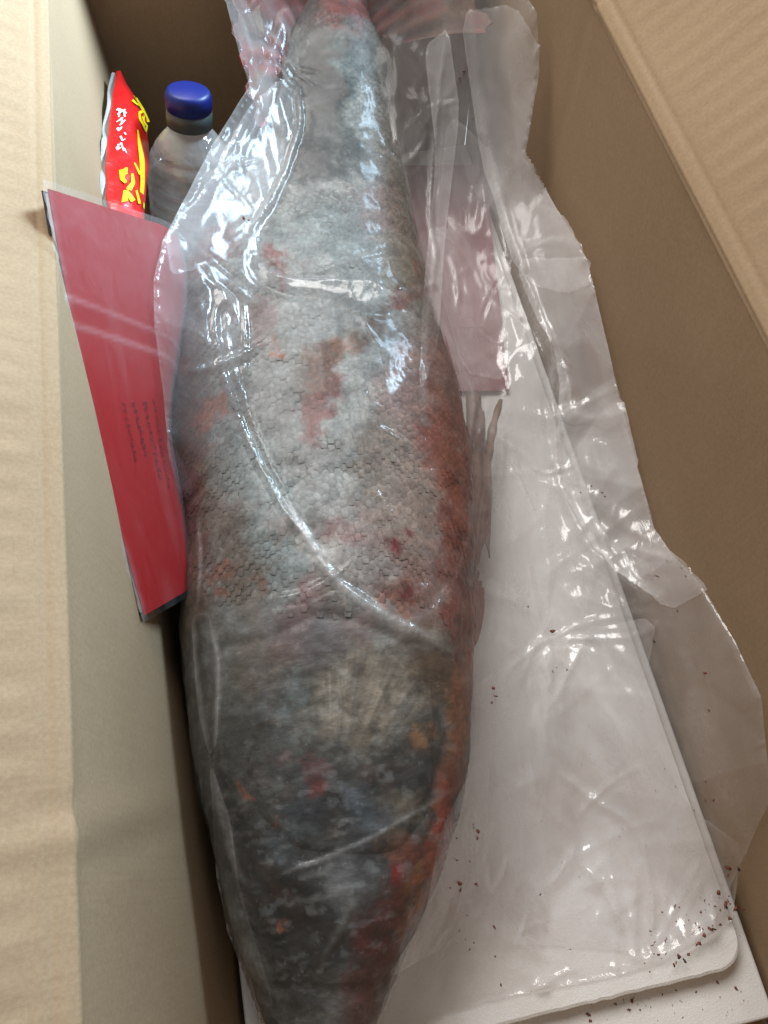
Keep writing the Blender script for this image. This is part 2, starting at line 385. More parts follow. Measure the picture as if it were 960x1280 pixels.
# ---- skin colours: base by region, then patches
SIL = lin(138, 140, 136); GRY = lin(106, 108, 105); DRK = lin(46, 45, 42); PNK = lin(148, 116, 107); RST = lin(116, 76, 62); TAN = lin(138, 127, 112)
BRN = lin(92, 72, 54); BLD = lin(112, 34, 30); TEAL = lin(128, 142, 141); CRM = lin(158, 150, 136); ORG = lin(148, 92, 70); BLK = lin(29, 27, 24); PALE = lin(182, 180, 174)
patches = [  # image pixel x, y, rx, ry, rotation, colour, strength, edge noise
 (300, 620, 90, 330, 0, GRY, .65), (235, 620, 34, 300, 2, BRN, .8), (300, 690, 28, 110, -8, BRN, .6), (228, 600, 26, 130, 0, lin(104, 66, 70), .6), (335, 640, 45, 120, -22, TEAL, .55),
 (430, 150, 80, 105, 0, GRY, .9), (405, 130, 60, 80, 0, lin(78, 82, 80), .7), (400, 8, 60, 40, 20, lin(74, 50, 44), .7), (450, 4, 40, 34, -15, lin(120, 44, 34), .75), (420, 90, 60, 50, 0, DRK, .85), (380, 190, 40, 60, 15, DRK, .55), (455, 110, 26, 60, -10, TEAL, .6), (425, 235, 40, 16, 0, PALE, .5), (470, 160, 22, 80, -6, PALE, .45),
 (480, 260, 26, 40, 10, PNK, .45), (500, 330, 28, 70, 0, TAN, .7), (400, 300, 60, 30, 0, TEAL, .4),
 (540, 640, 75, 210, -4, PNK, .8), (560, 560, 36, 120, -8, RST, .55), (580, 690, 26, 210, 0, lin(132, 70, 58), .85), (545, 570, 18, 100, -8, lin(142, 64, 52), .5), (560, 480, 22, 70, -8, lin(128, 70, 60), .6), (530, 330, 14, 110, -4, lin(128, 70, 62), .55), (470, 690, 80, 60, 0, PNK, .45), (575, 610, 22, 80, -8, ORG, .45), (500, 600, 45, 110, -8, TAN, .55), (520, 480, 46, 60, 12, PNK, .6),
 (445, 425, 66, 15, -38, BRN, .85), (500, 380, 22, 12, -35, BLD, .6), (410, 440, 30, 14, -20, ORG, .4), (403, 500, 20, 56, 4, BLD, .72), (395, 470, 26, 40, 4, BRN, .5), (465, 560, 18, 60, 10, BRN, .45),
 (352, 436, 9, 9, 0, ORG, .95), (238, 474, 20, 26, 0, RST, .8), (262, 520, 18, 26, 10, ORG, .8), (232, 460, 14, 12, 0, ORG, .7), (268, 720, 16, 10, 0, RST, .6), (285, 716, 9, 7, 0, ORG, .7), (278, 750, 10, 9, 0, ORG, .6), (320, 735, 9, 9, 0, RST, .7),
 (330, 400, 26, 40, 20, BLD, .35), (235, 320, 20, 36, 10, BLD, .6), (270, 300, 18, 30, 10, BLD, .65), (330, 318, 14, 12, 0, BLD, .6), (300, 380, 30, 22, 0, BRN, .5), (345, 330, 10, 20, -30, BLD, .5),
 (492, 678, 11, 18, 0, BLD, 1.), (508, 738, 34, 20, 10, RST, .85), (518, 742, 9, 12, 0, BLD, .9), (492, 752, 9, 6, 0, BLD, .8), (500, 760, 26, 10, 0, ORG, .6), (430, 665, 26, 18, 0, BLD, .45), (390, 655, 24, 16, 0, DRK, .7), (440, 700, 60, 30, 10, PALE, .5), (350, 660, 30, 14, 20, RST, .4),
 (370, 770, 22, 60, 25, BLD, .5), (430, 750, 40, 40, 0, BRN, .4),
 # head
 (254, 850, 13, 90, -6, lin(48, 37, 28), .8), (400, 1010, 240, 235, 0, DRK, .92), (330, 900, 90, 120, 0, GRY, .35), (400, 800, 90, 36, 10, lin(90, 80, 80), .8), (330, 830, 40, 40, 0, BRN, .4),
 (465, 875, 110, 84, -15, lin(100, 96, 88), .75), (470, 868, 70, 60, -20, TAN, .75), (425, 870, 24, 60, 15, CRM, .55), (520, 850, 30, 40, -40, CRM, .4), (372, 868, 12, 36, 20, TEAL, .35), (455, 790, 30, 20, 0, lin(120, 100, 92), .6),
 (548, 830, 46, 66, -20, BRN, .8), (550, 800, 22, 14, 30, CRM, .6), (585, 850, 20, 60, 0, lin(136, 74, 62), .9), (572, 910, 20, 90, 4, lin(148, 104, 80), .9), (530, 922, 24, 22, 0, BRN, .7), (530, 922, 14, 13, 0, lin(140, 108, 80), .8), (550, 950, 12, 20, 0, BRN, .7),
 (556, 1020, 22, 80, 8, lin(140, 88, 70), .85), (545, 1060, 14, 90, 14, lin(138, 66, 56), .7), (500, 1060, 40, 26, 10, BRN, .7), (505, 1005, 36, 22, 10, TAN, .4),
 (515, 1080, 26, 34, 14, lin(108, 52, 46), .6), (500, 1102, 10, 12, 0, BLD, .95), (520, 1110, 12, 34, 20, lin(150, 126, 84), .6), (500, 1150, 34, 66, 22, lin(98, 38, 32), .7), (525, 1120, 10, 70, 22, ORG, .75), (470, 1190, 34, 70, 12, lin(78, 30, 28), .75), (455, 1260, 36, 50, 8, lin(78, 32, 29), .7),
 (380, 1200, 70, 120, 8, BLK, .85), (340, 1130, 50, 60, 0, BLK, .6), (400, 1010, 60, 40, 20, BLK, .45), (440, 1100, 36, 46, 0, lin(104, 106, 106), .6), (440, 985, 26, 20, 0, lin(100, 106, 112), .6), (380, 960, 40, 14, 20, BLD, .35), (393, 990, 16, 14, 0, lin(120, 60, 56), .7), (345, 1015, 10, 8, 0, RST, .7), (345, 1160, 6, 6, 0, ORG, .8), (300, 990, 8, 10, 0, ORG, .5), (360, 1040, 30, 50, 10, lin(78, 86, 92), .5), (470, 1010, 30, 24, 0, lin(84, 92, 98), .5)]
def skin(q, p):
    """skin colour at image pixel position q, world p"""
    wq = np.stack([p[..., 0] * 30, p[..., 1] * 30, p[..., 2] * 30], -1)
    w = np.stack([fbm(wq, 3, 41), fbm(wq, 3, 47)], -1)
    w2 = np.stack([fbm(wq * 4, 2, 51), fbm(wq * 4, 2, 57)], -1)
    w3 = np.stack([fbm(wq * 12, 2, 53), fbm(wq * 12, 2, 59)], -1)
    q0_ = q; q = q + (24 * w + 15 * w2 + 8 * w3) * (1 - .45 * sstep(760, 860, q[..., 1]) * sstep(440, 520, q[..., 0]))[..., None]
    col = np.broadcast_to(SIL, q.shape[:-1] + (3,)).copy()
    for (x, y, rx, ry, ro, c, st) in patches:
        a = math.radians(ro); dx, dy = q[..., 0] - x, q[..., 1] - y
        u = (dx * math.cos(a) + dy * math.sin(a)) / rx; v = (-dx * math.sin(a) + dy * math.cos(a)) / ry
        k = st * (1 - sstep(.45, 1.3, np.sqrt(u * u + v * v)))
        col = col * (1 - k[..., None]) + c * k[..., None]
    # mottling
    st = np.stack([p[..., 0] * 60, p[..., 1] * 110, p[..., 2] * 60], -1)
    m1 = fbm(st, 4, 61); m2 = fbm(wq * 1.7, 3, 67)
    col = col * np.clip(1 + .42 * m1 + .26 * m2, .35, 1.7)[..., None]
    red = sstep(.28, .5, fbm(wq * 2.3, 3, 71)) * .12
    col = col * (1 - red[..., None]) + np.array(RST) * red[..., None]
    wh = sstep(.22, .5, fbm(st * 1.3, 3, 77)) * .20
    col = col * (1 - wh[..., None]) + np.array(lin(165, 165, 162)) * wh[..., None]
    hd = sstep(770, 960, q[..., 1])                                 # head: dark blots, pale slime crumbs
    bl = sstep(.10, .30, fbm(wq * np.array([2.6, 2.6, 2.6]), 4, 83)) * hd * .55
    col = col * (1 - bl[..., None]) + np.array(lin(40, 38, 36)) * bl[..., None]
    cr = sstep(.24, .40, fbm(st * 1.9, 4, 87)) * hd * .20
    col = col * (1 - cr[..., None]) + np.array(lin(140, 146, 148)) * cr[..., None]
    # striations of the gill cover
    an = np.arctan2(q0_[..., 1] - 1010, q0_[..., 0] - 415); rr = np.hypot(q0_[..., 1] - 1010, q0_[..., 0] - 415)
    gz = np.exp(-(((q0_[..., 0] - 472) / 80) ** 2 + ((q0_[..., 1] - 868) / 62) ** 2) ** 2)
    sv = vn(np.stack([an * 34, rr * .012, 0 * rr], -1), 89) + .6 * vn(np.stack([an * 80, rr * .02, 0 * rr + 4], -1), 91)
    col = col * (1 + .42 * gz * np.clip(sv, -1, 1))[..., None]
    g = col.mean(-1, keepdims=True); col = .84 * (g + 1.12 * (col - g)) 
    return np.clip(col, .004, .9)

fish = thing('frozen_fish', 'large frozen grey scaled fish with blood patches lying on white foam', 'fish')
I, Th = np.meshgrid(np.arange(NS), th, indexing='ij')
P_, N_ = body_point(I, Th)
verts = P_.reshape(-1, 3); faces = grid_faces(NS, NT, True)
faces.append(tuple(range(NT - 1, -1, -1))); faces.append(tuple(range((NS - 1) * NT, NS * NT)))
body = mesh_obj('body', verts, faces, FLESH, fish, attrs={'col': skin(image_px(verts), verts)})
# ---- scales
def scales():
    V = []; F = []; Cc = []
    ln = np.concatenate([[0], np.cumsum(np.linalg.norm(np.diff(C_, axis=0), axis=1))])
    pitch = .0035; row = 0; s = 0; cents = []
    q0 = image_px(C_); i0 = np.interp(-800, -q0[:, 1], np.arange(NS)); i1 = np.interp(-45, -q0[:, 1], np.arange(NS))
    smin, smax = np.interp([i0, i1], np.arange(NS), ln)
    s = smin
    while s < smax:
        i = np.interp(s, ln, np.arange(NS)); k = int(i); w = .0050 * (.65 + .35 * min(1, HW[k] / .1))
        per = 2.6 * (HW[k] + HT[k]) / 2
        n = int(per / w); off = (row % 2) * .5
        for j in range(n + 1):
            a = -.35 + (j + off) / n * (math.pi + .7); cents.append((i, a, w, per))
        s += pitch * (.65 + .35 * min(1, HW[k] / .1)); row += 1
    ci = np.array(cents); n = len(ci)
    ci[:, 0] += rng.normal(0, .25, n); ci[:, 1] += rng.normal(0, .005, n)
    p, nn = body_point(ci[:, 0], ci[:, 1], .0003); q = image_px(p)
    k = np.clip(ci[:, 0].astype(int), 0, NS - 1); t = T_[k]; t = t - nn * np.sum(t * nn, 1)[:, None]; t /= np.linalg.norm(t, axis=1)[:, None]
    sd = np.cross(nn, t); w = ci[:, 2]
    keep = (fbm(p * 40, 3, 91) > -.6) & (q[:, 1] < 770 + 70 * fbm(p * 30, 3, 5)) & (rng.random(n) > .004 + sstep(690, 800, q[:, 1]) * .6)
    # uneven lift: some scales torn up
    lift = .00013 + .00010 * np.clip(fbm(p * 55, 2, 95), 0, 1)
    jt = rng.uniform(.93, 1.08, n)
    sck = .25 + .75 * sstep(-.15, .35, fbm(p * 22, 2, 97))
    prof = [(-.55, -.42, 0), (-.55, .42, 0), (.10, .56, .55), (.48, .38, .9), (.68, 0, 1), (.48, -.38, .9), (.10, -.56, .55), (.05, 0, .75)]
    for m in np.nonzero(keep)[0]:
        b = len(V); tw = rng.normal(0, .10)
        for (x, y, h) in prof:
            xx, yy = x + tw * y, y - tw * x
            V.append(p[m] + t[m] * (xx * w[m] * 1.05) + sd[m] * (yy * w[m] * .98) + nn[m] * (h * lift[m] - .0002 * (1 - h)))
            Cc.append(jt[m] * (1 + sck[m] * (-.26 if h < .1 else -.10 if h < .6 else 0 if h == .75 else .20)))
        F += [(b + 7, b + i, b + (i + 1) % 7) for i in range(7)]
    V = np.array(V); return V, F, skin(image_px(V), V) * np.array(Cc)[:, None]
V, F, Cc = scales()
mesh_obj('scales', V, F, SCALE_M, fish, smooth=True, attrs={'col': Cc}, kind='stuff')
# ---- gill cover: raised plate with radiating ridges
def gill_cover():
    nu, nv = 190, 170; q0 = image_px(C_)
    i_lo = np.interp(-1075, -q0[:, 1], np.arange(NS)); i_hi = np.interp(-795, -q0[:, 1], np.arange(NS))
    U, V = np.meshgrid(np.linspace(-1.15, 1.15, nu), np.linspace(-1.15, 1.15, nv), indexing='ij')
    a = np.arctan2(U, V); r = np.hypot(U, V) / (1 + .07 * np.sin(2 * a + 1) + .03 * np.sin(5 * a))
    off = .0030 * (1 - sstep(.80, 1.04, r)) - .0016
    p, n = body_point((i_lo + i_hi) / 2 + (i_hi - i_lo) / 2 * U, 1.42 + .68 * V, off)
    v = p.reshape(-1, 3); c = skin(image_px(v), v)
    return v, grid_faces(nu, nv), c
V, F, c = gill_cover(); GILL_V, GILL_F = V, F; mesh_obj('gill_cover', V, F, FLESH, fish, attrs={'col': c})
# ---- fins
def fin(name, root, tip, zr, zt, rays, col0, col1, th=.0016, nv=26, curl=0.0, seed=3, ragged=.12):
    """membrane with raised rays; root/tip: polylines in image pixels"""
    nu = rays * 6 + 1
    def pl(line, z):
        line = np.array(line, float); d = np.concatenate([[0], np.cumsum(np.linalg.norm(np.diff(line, axis=0), axis=1))]); d /= d[-1]
        u = np.linspace(0, 1, nu); z = np.interp(u, np.linspace(0, 1, len(z)), z)
        return np.array([at(np.interp(k, d, line[:, 0]), np.interp(k, d, line[:, 1]), zz) for k, zz in zip(u, z)])
    a, b = pl(root, zr), pl(tip, zt); u = np.linspace(0, 1, nu)
    rg = 1 - ragged * (.5 + .5 * vn(np.stack([u * rays * 1.3, 0 * u, 0 * u], 1), seed)) - ragged * .8 * (np.abs(np.sin(u * rays * math.pi)) ** 3 < .25)
    v = np.linspace(0, 1, nv)[None, :, None]
    g = a[:, None] + (b - a)[:, None] * v * rg[:, None, None]
    du = np.gradient(g, axis=0); dv = np.gradient(g, axis=1); n = np.cross(du, dv); n /= np.linalg.norm(n, axis=-1)[..., None] + 1e-9
    n *= np.sign(n[..., 2].mean()) or 1
    amp = np.cos(u * rays * 2 * math.pi)[:, None] * (1 - .5 * v[..., 0])
    g = g + n * (.0009 * amp + curl * np.sin(v[..., 0] * math.pi) + .003 * fbm(g * 30, 2, seed))[..., None]
    k = (.5 + .5 * fbm(g * 38, 4, seed + 5)); k = sstep(.32, .68, k)[..., None]
    col = col0 * (1 - k) + col1 * k; col = col * (1 + .28 * amp)[..., None]
    nt = n * th; V = np.concatenate([(g + nt / 2).reshape(-1, 3), (g - nt / 2).reshape(-1, 3)])
    m = nu * nv; f = grid_faces(nu, nv); f = f + [tuple(m + i for i in reversed(q)) for q in f]
    ring = [i * nv for i in range(nu)] + [(nu - 1) * nv + j for j in range(1, nv)] + [i * nv + nv - 1 for i in range(nu - 2, -1, -1)] + [j for j in range(nv - 2, 0, -1)]
    for p, q in zip(ring, ring[1:] + ring[:1]): f.append((q, p, m + p, m + q))
    cc = np.clip(np.concatenate([col.reshape(-1, 3)] * 2), .004, .9)
    return mesh_obj(name, V, f, FIN_M, fish, attrs={'col': cc})
fin('tail_fin', [(352, 120), (362, 66), (378, 34), (420, 20), (458, 30), (478, 46), (496, 52)], [(322, 175), (282, 30), (290, -70), (400, -90), (500, -90), (590, -60), (628, 40)],
    [.215, .228, .242, .250, .242, .232, .222], [.225, .25, .29, .30, .30, .28, .245], 16, lin(112, 28, 20), lin(86, 62, 44), .0022, 30, .004)
fin('dorsal_fin', [(236, 760), (238, 800), (246, 860), (258, 925), (268, 945)], [(256, 770), (262, 800), (268, 850), (272, 900), (272, 935)], [.158, .158, .156, .15, .146], [.190, .194, .19, .182, .176], 9, lin(58, 46, 34), lin(84, 66, 48), .002, 12, .0)
fin('pelvic_fin', [(570, 790), (588, 740), (590, 660)], [(584, 474), (602, 486), (614, 600), (611, 700)], [.158, .146, .138], [.125, .11, .10, .10], 7, lin(104, 56, 46), lin(132, 96, 76), .0016, 40, .004, 3, .05)
fin('pectoral_fin', [(566, 905), (578, 860), (586, 820)], [(560, 700), (590, 680), (606, 740)], [.158, .146, .132], [.17, .15, .128], 8, lin(110, 40, 34), lin(140, 84, 60), .002, 30, .003)
# stiff fin spine sticking out
sp = [at(603, 660, .112), at(603, 600, .105), at(611, 560, .098), at(617, 530, .093), at(626, 500, .09)]
u = np.linspace(0, 1, 24); spp = np.stack([np.interp(u, np.linspace(0, 1, 5), [p[k] for p in sp]) for k in range(3)], 1)
V, F = tube_geo(spp, list(.0072 * (1 - .62 * u) + .0006 * np.sin(u * 30)), 10)
V = np.array(V); k = np.clip((.5 + .5 * fbm(V * 60, 3, 5)), 0, 1)[:, None]
mesh_obj('fin_spine', V, F, FIN_M, fish, attrs={'col': lin(140, 92, 62) * (1 - k) + lin(96, 80, 52) * k})

# ------------------------------------------------------------------ red card flat on the foam
c1, c2 = at(636, 488, .056), at(616, 300, .056)
e1 = c2 - c1; e1 /= np.linalg.norm(e1); e2 = np.array([-e1[1], e1[0], 0])
g = np.array([[c1 + e1 * a + e2 * b + np.array([0, 0, .0012 * math.sin(a * 17 + b * 9)]) for b in np.linspace(0, .15, 10)] for a in np.linspace(0, .345, 20)])
rc = thing('red_card', 'dark red card lying flat on white foam, seen through the bag film beside the fish', 'card')
slab('sheet', g, np.array([0, 0, 1.0]), .002, CARDRED, rc)
sq = np.array([[c1 + e1 * a + e2 * b + np.array([0, 0, .0012 * math.sin(a * 17 + b * 9) + .0006]) for b in np.linspace(.022, .05, 6)] for a in np.linspace(.085, .118, 6)])
slab('printed_patch', sq, np.array([0, 0, 1.0]), .0004, plain('pale_pink_print', (.26, .06, .08), .45), rc)

# ------------------------------------------------------------------ red booklet in a clear sleeve along the wall
TL, BL = at_x(61, 236, XL + .004), at_x(181, 769, XL + .004)
e1 = TL - BL; LEN = np.linalg.norm(e1); e1 /= LEN
tr = at_t(240, 279, .68); e2 = tr - TL; e2 -= e1 * e2.dot(e1); e2 /= np.linalg.norm(e2)
n0 = np.cross(e2, e1); n0 /= np.linalg.norm(n0)
if n0[2] < 0: n0 = -n0
bk = thing('red_booklet', 'red booklet in a clear plastic sleeve leaning against the pale box wall', 'booklet')
def bkp(a, b, off=0.0):
    a = np.asarray(a, float); b = np.asarray(b, float)
    top_ = sstep(.35, .95, a / LEN); curl = .065 * sstep(.060 + .07 * top_, .21 + .12 * top_, b) + .006 * np.sin(np.clip(a / LEN, 0, 1) * math.pi) * np.exp(-b / .05)
    return BL + e1 * a[..., None] + e2 * b[..., None] + n0 * (off - curl)[..., None]
Ag, Bg = np.meshgrid(np.linspace(0, LEN, 60), np.linspace(0, .205, 40), indexing='ij')
z0 = 0 * Ag
slab('back_cover', bkp(Ag, Bg, z0 - .0046), n0, .0012, DARKCOVER, bk)
Ap, Bp = np.meshgrid(np.linspace(.002, LEN - .002, 60), np.linspace(.0012, .205, 40), indexing='ij')
slab('pages', bkp(Ap, Bp, z0 - .0014), n0, .003, PAPER, bk)
slab('cover', bkp(Ag, Bg, z0), n0, .0012, RED, bk)
# printed columns of small characters
def px_to_bk(px, py):
    r = ray(px, py); t = np.dot(BL - CAM, n0) / np.dot(r, n0); p = CAM + r * t - BL; return p.dot(e1), p.dot(e2)
V = []; F = []
for (x0, y0, x1, y1, dens, w) in [(158, 500, 174, 578, 9, 1.0), (170, 500, 190, 590, 10, 1.1), (182, 498, 203, 600, 11, 1.1), (194, 498, 214, 610, 12, 1.0)]:
    a0 = np.array(px_to_bk(x0, y0)); a1 = np.array(px_to_bk(x1, y1)); n = dens
    for k in range(n):
        c = a0 + (a1 - a0) * (k + .5) / n; h = np.linalg.norm(a1 - a0) / n
        if rng.random() < .12: continue
        for _ in range(6):                       # strokes of an illegible character
            o = rng.uniform(-.36, .36, 2) * h; hor = rng.random() < .5
            d = np.array([.045, .26]) * h if hor else np.array([.24, .045]) * h
            d = d * w * rng.uniform(.7, 1.1); b = len(V)
            for sx, sy in ((-1, -1), (1, -1), (1, 1), (-1, 1)):
                V.append(bkp(c[0] + o[0] + sx * d[0], c[1] + o[1] + sy * d[1], np.array(.00035)))
            F.append((b, b + 1, b + 2, b + 3))
mesh_obj('printed_text', V, F, INK, bk, smooth=False, kind='stuff')
As, Bs = np.meshgrid(np.linspace(-.004, LEN + .004, 120), np.linspace(-.0075, .208, 70), indexing='ij')
wr = .0020 + .0010 * fbm(np.stack([As * 60, Bs * 18, z0[0, 0] + 0 * As], -1), 3, 5) + .0035 * (1 - sstep(0, .010, Bs + .0075)) * fbm(np.stack([As * 130, Bs * 80, 0 * As + 3], -1), 2, 8)
wr = np.maximum(wr, np.where(Bs > .001, .0009, -.004))
hz = .0 + .10 * sstep(.42, .98, As / LEN) + .07 * np.clip(fbm(np.stack([As * 14, Bs * 70, 0 * As], -1), 3, 12), 0, 1) + .15 * (1 - sstep(0, .010, Bs + .0075))
band = np.exp(-((As - (LEN * .70 - .02 * Bs / .1)) / .0022) ** 2) + np.exp(-((As - (LEN * .76 - .02 * Bs / .1)) / .0018) ** 2)
mesh_obj('plastic_sleeve', bkp(As, Bs, wr).reshape(-1, 3), grid_faces(120, 70), SLEEVE, bk, attrs={'haze': (hz + .16 * band).ravel()})

# ------------------------------------------------------------------ bottle
bt = thing('plastic_bottle', 'empty clear ribbed plastic bottle with a blue screw cap in the far box corner', 'bottle')
top = at_t(235, 112, .745); bot = np.array([-.088, .672, .053]); ax = top - bot; BLn = np.linalg.norm(ax); ax /= BLn
bx_ = np.cross(ax, [0, 1, 0]); bx_ /= np.linalg.norm(bx_); by_ = np.cross(ax, bx_)
def lathe(name, prof, mat, n=64, ripple=None, attrs=None):
    V = []
    for (h, r) in prof:
        for k in range(n):
            a = 2 * math.pi * k / n; rr = r * (1 + (ripple(a) if ripple else 0)); V.append(bot + ax * h + rr * (bx_ * math.cos(a) + by_ * math.sin(a)))
    F = grid_faces(len(prof), n, True)
    return mesh_obj(name, V, F, mat, bt, attrs=({'haze': np.full(len(V), attrs)} if attrs is not None else None))
L = BLn - .030; r0 = .047
prof = [(0.001, .0), (.0, .030), (.004, .038), (.012, r0)]
h = .016
while h < L - .058:
    k = math.cos((h - .016) / .0150 * 2 * math.pi); prof.append((h, r0 - .0030 * max(0, k) ** 3)); h += .0009
sh0 = L - .058
for k in range(22):
    t = k / 21; prof.append((sh0 + .052 * t, .0165 + (r0 - .0165) * math.cos(t * math.pi / 2) ** .8 - (.0012 if k in (4, 5, 10, 11) else 0)))
prof += [(L, .0160), (L + .004, .0160)]
lathe('bottle_body', prof, PET, 128, None, .10)
nb = L
lathe('tamper_ring', [(nb - .004, .0172), (nb - .0035, .0226), (nb + .0105, .0224), (nb + .0125, .0200)], GREYRING, 64)
lathe('cap', [(nb + .0120, .0190), (nb + .0122, .0222), (nb + .025, .0219), (nb + .0285, .0206), (nb + .0302, .0176), (nb + .0304, 0)], BLUE, 120, lambda a: .012 * math.cos(60 * a))
# ------------------------------------------------------------------ red snack packet
pk = thing('snack_packet', 'bright red snack packet with yellow and white lettering standing behind the bottle', 'packet')
pa, pb, pc = at_t(148, 90, .80), at_t(130, 245, .672), at_t(187, 155, .80)
pn = np.cross(pb - pa, pc - pa); pn /= np.linalg.norm(pn)
if pn.dot(CAM - pa) < 0: pn = -pn
Ly = [88, 120, 150, 200, 245, 280, 340]; Lx = [146, 141, 137, 132.5, 133, 140, 150]; Rx = [150, 167, 183, 187, 182, 180, 178]
def pkp(px, py, off=0.0):
    r = ray(px, py); p = CAM + r * (np.dot(pa - CAM, pn) / np.dot(r, pn))
    u = (px - np.interp(py, Ly, Lx)) / (np.interp(py, Ly, Rx) - np.interp(py, Ly, Lx)); u = min(max(u, 0), 1)
    return p + pn * (.010 * 4 * u * (1 - u) * min(1, (py - 88) / 60) + off)
def pkg(l, rr, off, ny=60, nx=24):
    ys = np.linspace(88.5, 335, ny)
    return np.array([[pkp(l(y) + (rr(y) - l(y)) * k / (nx - 1), y, off(y, k / (nx - 1))) for k in range(nx)] for y in ys])
li = lambda y: np.interp(y, Ly, Lx); ri = lambda y: np.interp(y, Ly, Rx)
wv = lambda y: 3.0 * math.sin(y / 7.5) * (1 if y > 170 else .3)
slab('foil_back', pkg(lambda y: li(y) - 4 + wv(y), lambda y: ri(y), lambda y, u: -.004 - .003 * math.sin(y / 7.5) * (1 - u)), pn, .0008, FOIL, pk)
slab('front', pkg(li, ri, lambda y, u: .0006 * math.sin(y / 5 + 3 * u)), pn, .001, PACKRED, pk)
def stroke(line, w0, w1, V, F):
    line = np.array(line, float); d = np.concatenate([[0], np.cumsum(np.linalg.norm(np.diff(line, axis=0), axis=1))]); m = max(4, int(d[-1] / 1.5))
    s = np.linspace(0, d[-1], m); x = np.interp(s, d, line[:, 0]); y = np.interp(s, d, line[:, 1]); tx, ty = np.gradient(x), np.gradient(y); L = np.hypot(tx, ty) + 1e-9
    b = len(V)
    for k in range(m):
        w = (w0 + (w1 - w0) * k / (m - 1)) / 2
        for sg in (-1, 1): V.append(pkp(x[k] - sg * w * ty[k] / L[k], y[k] + sg * w * tx[k] / L[k], .0011))
    F += [(b + 2 * k, b + 2 * k + 1, b + 2 * k + 3, b + 2 * k + 2) for k in range(m - 1)]
def crop(pts): return [(100 + x * 200 / 960, 60 + y * 200 / 960) for x, y in pts]
V = []; F = []
for pts, w0, w1 in [([(285, 345), (310, 365), (345, 362)], 4.5, 3.5), ([(310, 300), (345, 345)], 4, 5), ([(330, 305), (372, 372), (405, 450)], 3.5, 4.5), ([(345, 362), (362, 400), (318, 432)], 4.5, 3.5), ([(318, 432), (325, 470), (378, 522)], 3.5, 5),
                    ([(345, 445), (362, 478), (400, 480)], 3.5, 3.5), ([(362, 430), (355, 470)], 3, 3), ([(378, 520), (398, 470)], 4, 3),
                    ([(306, 535), (318, 620), (338, 720)], 1.5, 9), ([(338, 720), (345, 830), (340, 905)], 9, 8), ([(283, 735), (320, 800)], 1.5, 4),
                    ([(222, 765), (220, 820), (236, 850)], 7, 3), ([(236, 760), (240, 800)], 4, 2), ([(270, 800), (275, 855), (250, 895)], 3, 7), ([(236, 895), (232, 960)], 5, 6), ([(240, 905), (275, 965)], 4, 6), ([(295, 900), (318, 975)], 3, 5), ([(365, 950), (360, 985)], 4, 4)]:
    stroke(crop(pts), w0, w1, V, F)
mesh_obj('yellow_lettering', V, F, YEL, pk, smooth=False)
V = []; F = []
for pts, w0, w1 in [([(205, 385), (228, 410), (243, 432)], 2.6, 1.6), ([(205, 420), (240, 405)], 1.6, 1.6), ([(215, 400), (210, 440)], 1.6, 1.4), ([(232, 410), (236, 450)], 1.8, 1.6), ([(200, 465), (228, 452)], 1.4, 1.4), ([(222, 448), (222, 490)], 2, 1.6), ([(238, 470), (212, 492)], 1.5, 1.5),
                    ([(200, 505), (218, 520)], 2.2, 1.6), ([(222, 505), (205, 525)], 1.6, 1.6), ([(232, 545), (240, 560)], 1.3, 1.3), ([(215, 560), (222, 590)], 1.8, 1.6), ([(222, 590), (236, 585)], 1.6, 1.2), ([(195, 620), (212, 635)], 2.2, 2), ([(205, 605), (200, 640)], 1.8, 1.6), ([(215, 600), (228, 655)], 1.8, 1.4), ([(230, 640), (241, 672)], 1.5, 1)]:
    stroke(crop(pts), w0, w1, V, F)
mesh_obj('white_lettering', V, F, WHITEINK, pk, smooth=False)

# ------------------------------------------------------------------ clear bag: film draped over everything it covers
bag = thing('plastic_bag', 'crumpled clear plastic bag wrapped round the frozen fish and spread over the foam', 'bag')
CELL = .0016; gx = np.arange(-.136, .2865, CELL); gy = np.arange(-.19, .835, CELL); NX, NY = len(gx), len(gy)
GV = [tuple(v) for v in GILL_V]; nb0 = len(verts)
bvh = BVHTree.FromPolygons([tuple(v) for v in verts] + GV, [f for f in faces if len(f) == 4] + [tuple(nb0 + i for i in q) for q in GILL_F])
OB = np.full((NY, NX), .0525)
dn = Vector((0, 0, -1))
for j in range(0, NY, 2):
    for i in range(0, NX, 2):
        h = bvh.ray_cast(Vector((gx[i], gy[j], 1)), dn)
        if h[0] is not None:
            z = h[0].z + .0022
            OB[j:j + 2, i:i + 2] = np.maximum(OB[j:j + 2, i:i + 2], z)
